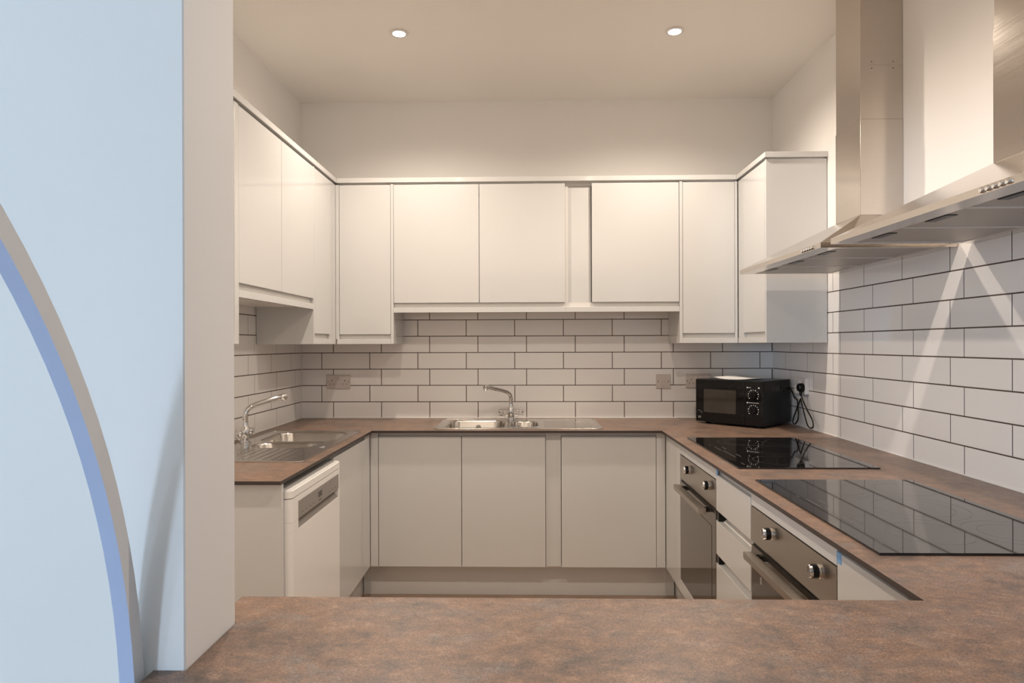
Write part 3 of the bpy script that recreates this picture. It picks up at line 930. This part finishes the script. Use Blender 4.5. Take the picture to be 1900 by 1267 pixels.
# ------------------------------------------------------------------ sockets
def socket(label, loc, rot, wd, gangs, cat='socket', th=0.010, m=None):
    m = m or M_SOCK
    root = thing('wall_socket', label, cat, loc, rot, 'wall sockets')
    box('plate', (0, -th, 0), (wd, 0, 0.086), m, root, 0.003, 2)
    if gangs == 0:      # fused spur
        box('rocker', (wd / 2 - 0.009, -th - 0.003, 0.040), (wd / 2 + 0.009, -th + 0.001, 0.056), m, root, 0.001)
        box('fuse_carrier', (wd / 2 - 0.014, -th - 0.0022, 0.014), (wd / 2 + 0.014, -th + 0.001, 0.032), m, root, 0.001)
        for x in (0.012, wd - 0.012):
            box('screw', (x - 0.003, -th - 0.0012, 0.040), (x + 0.003, -th + 0.001, 0.046), M_PIN, root, 0.001)
    for g in range(gangs):
        cx = wd * (g + 0.5) / gangs if gangs == 1 else (0.033 if g == 0 else wd - 0.033)
        box('pin_slot', (cx - 0.002, -th - 0.0006, 0.046), (cx + 0.002, -th + 0.0005, 0.055), M_PIN, root)
        for sx in (-0.011, 0.011):
            box('pin_slot', (cx + sx - 0.0032, -th - 0.0006, 0.027), (cx + sx + 0.0032, -th + 0.0005, 0.031), M_PIN, root)
        rxx = (wd / 2 - 0.016 if g == 0 else wd / 2 + 0.004) if gangs == 2 else cx + 0.02
        box('rocker', (rxx, -th - 0.003, 0.055), (rxx + 0.012, -th + 0.001, 0.074), m, root, 0.001)
        sx = 0.009 if g == 0 else wd - 0.009
        box('screw', (sx - 0.0025, -th - 0.0008, 0.041), (sx + 0.0025, -th + 0.0005, 0.046), M_PIN, root, 0.0008)
    return root
socket('double wall socket left of the far sink', (-1.257, D - 0.0006, 1.095), 0, 0.147, 2)
socket('single fused switch plate left of the microwave', (0.789, D - 0.0006, 1.094), 0, 0.087, 0, 'switch')
socket('double wall socket half hidden by the microwave', (0.972, D - 0.0006, 1.097), 0, 0.147, 2)
socket('white wall socket on the right wall holding the black plug', (XR - 0.0006, 3.722, 1.094), -PI / 2, 0.146, 2, th=0.022, m=M_WHITEP)

# ------------------------------------------------------------------ microwave (turned 46 degrees in the corner)
def microwave():
    ang = -math.radians(46.5)
    root = thing('microwave', 'black microwave oven standing in the right corner of the far worktop', 'microwave', (0.972, 3.852, WT), ang)
    wd, dp, z0, z1 = 0.405, 0.325, 0.012, 0.256
    box('casing', (0, 0.012, z0), (wd, dp, z1), M_BLACK, root, 0.004, 2)
    d = box('door', (0.0, 0, z0 + 0.001), (0.302, 0.0115, z1 - 0.001), M_BLACKG, root, 0.003, 2)
    box('door_window', (0.052, -0.0008, 0.068), (0.252, 0.001, 0.200), M_MWIN, d, 0.0004)
    boxes('window_border', [((0.048, -0.0012, 0.064), (0.256, -0.0002, 0.068)), ((0.048, -0.0012, 0.2), (0.256, -0.0002, 0.204)),
                            ((0.048, -0.0012, 0.068), (0.052, -0.0002, 0.2)), ((0.252, -0.0012, 0.068), (0.256, -0.0002, 0.2))], M_BLACK, d)
    box('badge', (0.016, -0.0012, 0.032), (0.034, 0.0004, 0.044), M_PRINT, d, 0.0004)
    tube('handle_groove', catmull([(0.012, -0.0006, 0.075), (0.026, -0.0006, 0.076), (0.036, -0.0006, 0.068), (0.04, -0.0006, 0.058)], 5), 0.0012, M_PRINT, d, 6)
    p = box('control_panel', (0.303, 0, z0 + 0.001), (wd, 0.0115, z1 - 0.001), M_BLACKG, root, 0.003, 2)
    for cz in (0.178, 0.096):
        k = lathe('knob', [(0.021, 0), (0.0215, 0.003), (0.019, 0.005), (0.018, 0.018), (0.016, 0.020), (0, 0.020)], M_BLACKG, p, 24,
                  Matrix.Translation((0.354, 0, cz)) @ Matrix.Rotation(PI / 2, 4, 'X'))
        box('grip', (0.351, -0.025, cz - 0.017), (0.357, -0.018, cz + 0.017), M_BLACK, k, 0.001)
        bm = bmesh.new()
        for i in range(11):
            a = math.radians(215 - i * 25)
            x, z = 0.354 + 0.029 * math.cos(a), cz + 0.029 * math.sin(a)
            s = 0.0016 if i % 2 else 0.0024
            bbox(bm, (x - s, -0.0006, z - s), (x + s, 0.0001, z + s))
        from_bm('dial_marks', bm, M_WHITEP, p)
        bm = bmesh.new()
        bbox(bm, (0.316, -0.0006, cz + 0.0385), (0.323, 0.0001, cz + 0.0445))
        bbox(bm, (0.326, -0.0006, cz + 0.0405), (0.34 if cz > 0.15 else 0.385, 0.0001, cz + 0.0425))
        if cz > 0.15:
            bbox(bm, (0.382, -0.0006, cz + 0.0375), (0.389, 0.0001, cz + 0.0445))
        from_bm('dial_title', bm, M_WHITEP, p)
    for x in (0.05, wd - 0.05):
        for y in (0.05, dp - 0.05):
            lathe('foot', [(0.013, 0), (0.015, 0.012)], M_BLACK, root, 14, Matrix.Translation((x, y, 0.0005)))
    for i in range(8):
        box('vent_slot', (wd - 0.0004, 0.10 + i * 0.02, 0.19), (wd + 0.0006, 0.11 + i * 0.02, 0.225), M_BLACKG, root)
    # cord and plug, given in room coordinates
    inv = (Matrix.Translation((0.972, 3.852, WT)) @ Matrix.Rotation(ang, 4, 'Z')).inverted()
    X = XR
    W = [(1.478, 3.80, 1.125), (1.482, 3.754, 1.105), (1.483, 3.715, 1.067), (1.483, 3.680, 1.057), (1.484, 3.672, 1.035), (1.483, 3.685, 1.005), (1.480, 3.723, 0.95), (1.479, 3.725, 0.926),
         (1.478, 3.694, 0.923), (1.478, 3.657, 0.95), (1.481, 3.655, 0.987), (1.486, 3.676, 1.018), (1.488, 3.646, 1.062), (1.487, 3.638, 1.064), (1.483, 3.613, 1.036), (1.480, 3.572, 0.985),
         (1.478, 3.530, 0.935), (1.477, 3.487, 0.925), (1.477, 3.459, 0.938), (1.478, 3.474, 0.971), (1.476, 3.528, 1.014), (1.471, 3.568, 1.06), (1.466, 3.585, 1.095)]
    cable = tube('power_cord', [inv @ p for p in catmull(W, 6)], 0.0036, M_BLACK, root, 8)
    pm = inv @ (Matrix.Translation((XR - 0.0238, 3.600, 1.130)) @ Matrix.Rotation(-PI / 2, 4, 'Y'))
    pl = lathe('plug', [(0.023, 0), (0.0245, 0.006), (0.0235, 0.020), (0.018, 0.028), (0, 0.030)], M_BLACK, root, 24, pm)
    tube('plug_neck', [inv @ Vector(p) for p in ((1.470, 3.600, 1.118), (1.467, 3.592, 1.098), (1.466, 3.584, 1.085))], [0.010, 0.007, 0.004], M_BLACK, root, 10)
    return root, Matrix.Translation((0.972, 3.852, WT)) @ Matrix.Rotation(ang, 4, 'Z')
mw, MWM = microwave()
# folded paper lying on the microwave
bm = bmesh.new()
def sheet(bm, pts, t=0.0008):
    lo = [bm.verts.new(p) for p in pts]
    hi = [bm.verts.new((p[0], p[1], p[2] + t)) for p in pts]
    return lo, hi
nx = 8
rows_lo, rows_hi = [], []
for i in range(nx + 1):
    u = i / nx
    x = 0.10 + 0.19 * u
    z = 0.2568 + 0.010 * abs(1 - 2 * u) ** 2 * (1.0 if u < 0.5 else 0.35) + 0.001
    a, b = (x, 0.03, z), (x + 0.02, 0.23, z + 0.002)
    rows_lo.append([bm.verts.new(a), bm.verts.new(b)])
    rows_hi.append([bm.verts.new((a[0], a[1], a[2] + 0.0012)), bm.verts.new((b[0], b[1], b[2] + 0.0012))])
for i in range(nx):
    bm.faces.new((rows_hi[i][0], rows_hi[i + 1][0], rows_hi[i + 1][1], rows_hi[i][1]))
    bm.faces.new((rows_lo[i][1], rows_lo[i + 1][1], rows_lo[i + 1][0], rows_lo[i][0]))
    bm.faces.new((rows_lo[i][0], rows_lo[i + 1][0], rows_hi[i + 1][0], rows_hi[i][0]))
    bm.faces.new((rows_lo[i + 1][1], rows_lo[i][1], rows_hi[i][1], rows_hi[i + 1][1]))
for i in (0, nx):
    bm.faces.new((rows_lo[i][0], rows_hi[i][0], rows_hi[i][1], rows_lo[i][1]))
bmesh.ops.recalc_face_normals(bm, faces=bm.faces)
bmesh.ops.transform(bm, matrix=MWM, verts=bm.verts)
tag(from_bm('leaflet', bm, M_PAPER), 'white folded leaflet lying on top of the microwave', 'paper')

# ------------------------------------------------------------------ arch strip standing against the partition
def arch():
    cy, cz, r0, r1, x0, x1 = -0.152, 0.823, 1.047, 1.070, -0.5615, -0.5405
    pts = [(cy + 1, 0.0, 0)]
    path = [(r, None) for r in ()]
    bm = bmesh.new()
    prof = []
    prof.append(((cy + r0, 0.0), (cy + r1, 0.0)))
    n = 72
    for i in range(n + 1):
        a = PI * i / n
        prof.append(((cy + r0 * math.cos(a), cz + r0 * math.sin(a)), (cy + r1 * math.cos(a), cz + r1 * math.sin(a))))
    prof.append(((cy - r0, 0.0), (cy - r1, 0.0)))
    ring_ = []
    for (iy, iz), (oy, oz) in prof:
        ring_.append([bm.verts.new(p) for p in ((x0, iy, iz), (x1, iy, iz), (x1, oy, oz), (x0, oy, oz))])
    for p, q in zip(ring_, ring_[1:]):
        for k in range(4):
            j = (k + 1) % 4
            bm.faces.new((p[k], p[j], q[j], q[k])).material_index = 1 if k == 0 else 0  # inner face gets the painted daylight blue
    bm.faces.new(ring_[0])
    bm.faces.new(ring_[-1])
    bmesh.ops.recalc_face_normals(bm, faces=bm.faces)
    o = from_bm('arch_frame', bm, [M_ARCH, M_ARCH_DAYTINT], None, True)
    sharp(o, 40)
    tag(o, 'slim white curved arch strip with blue daylight painted on its inner edge against the daylit wall', 'arch')
arch()

# ------------------------------------------------------------------ ceiling downlights with their lamps
def downlight(label, x, y, watt):
    root = thing('downlight', label, 'downlight', (x, y, CEIL), 0, 'recessed ceiling downlights')
    lathe('trim_ring', [(0.044, -0.0005), (0.044, -0.004), (0.040, -0.007), (0.031, -0.007), (0.029, -0.002), (0.029, -0.0005)], M_WHITEP, root, 32)
    lathe('lens', [(0.028, -0.0012), (0.028, -0.0045), (0.018, -0.0075), (0, -0.0085)], M_LENS, root, 24)
    ld = bpy.data.lights.new('downlight_lamp', 'SPOT')
    ld.energy = watt
    ld.color = SPOT_COL
    ld.spot_size = math.radians(156)
    ld.spot_blend = 0.9
    ld.shadow_soft_size = 0.025
    lo = bpy.data.objects.new('downlight_lamp', ld)
    link(lo, root)
    lo.location = (0, 0, -0.040)
for lab, x, y in (('left glowing downlight of the two seen in the ceiling', -0.62, 3.185), ('right glowing downlight of the two seen in the ceiling', 0.713, 3.205),
                  ('left downlight out of view above the near end of the kitchen', -0.62, 1.70), ('right downlight out of view above the near hood', 0.55, 1.70)):
    downlight(lab, x, y, SPOT_W if y > 2 else SPOT_W * 0.9)
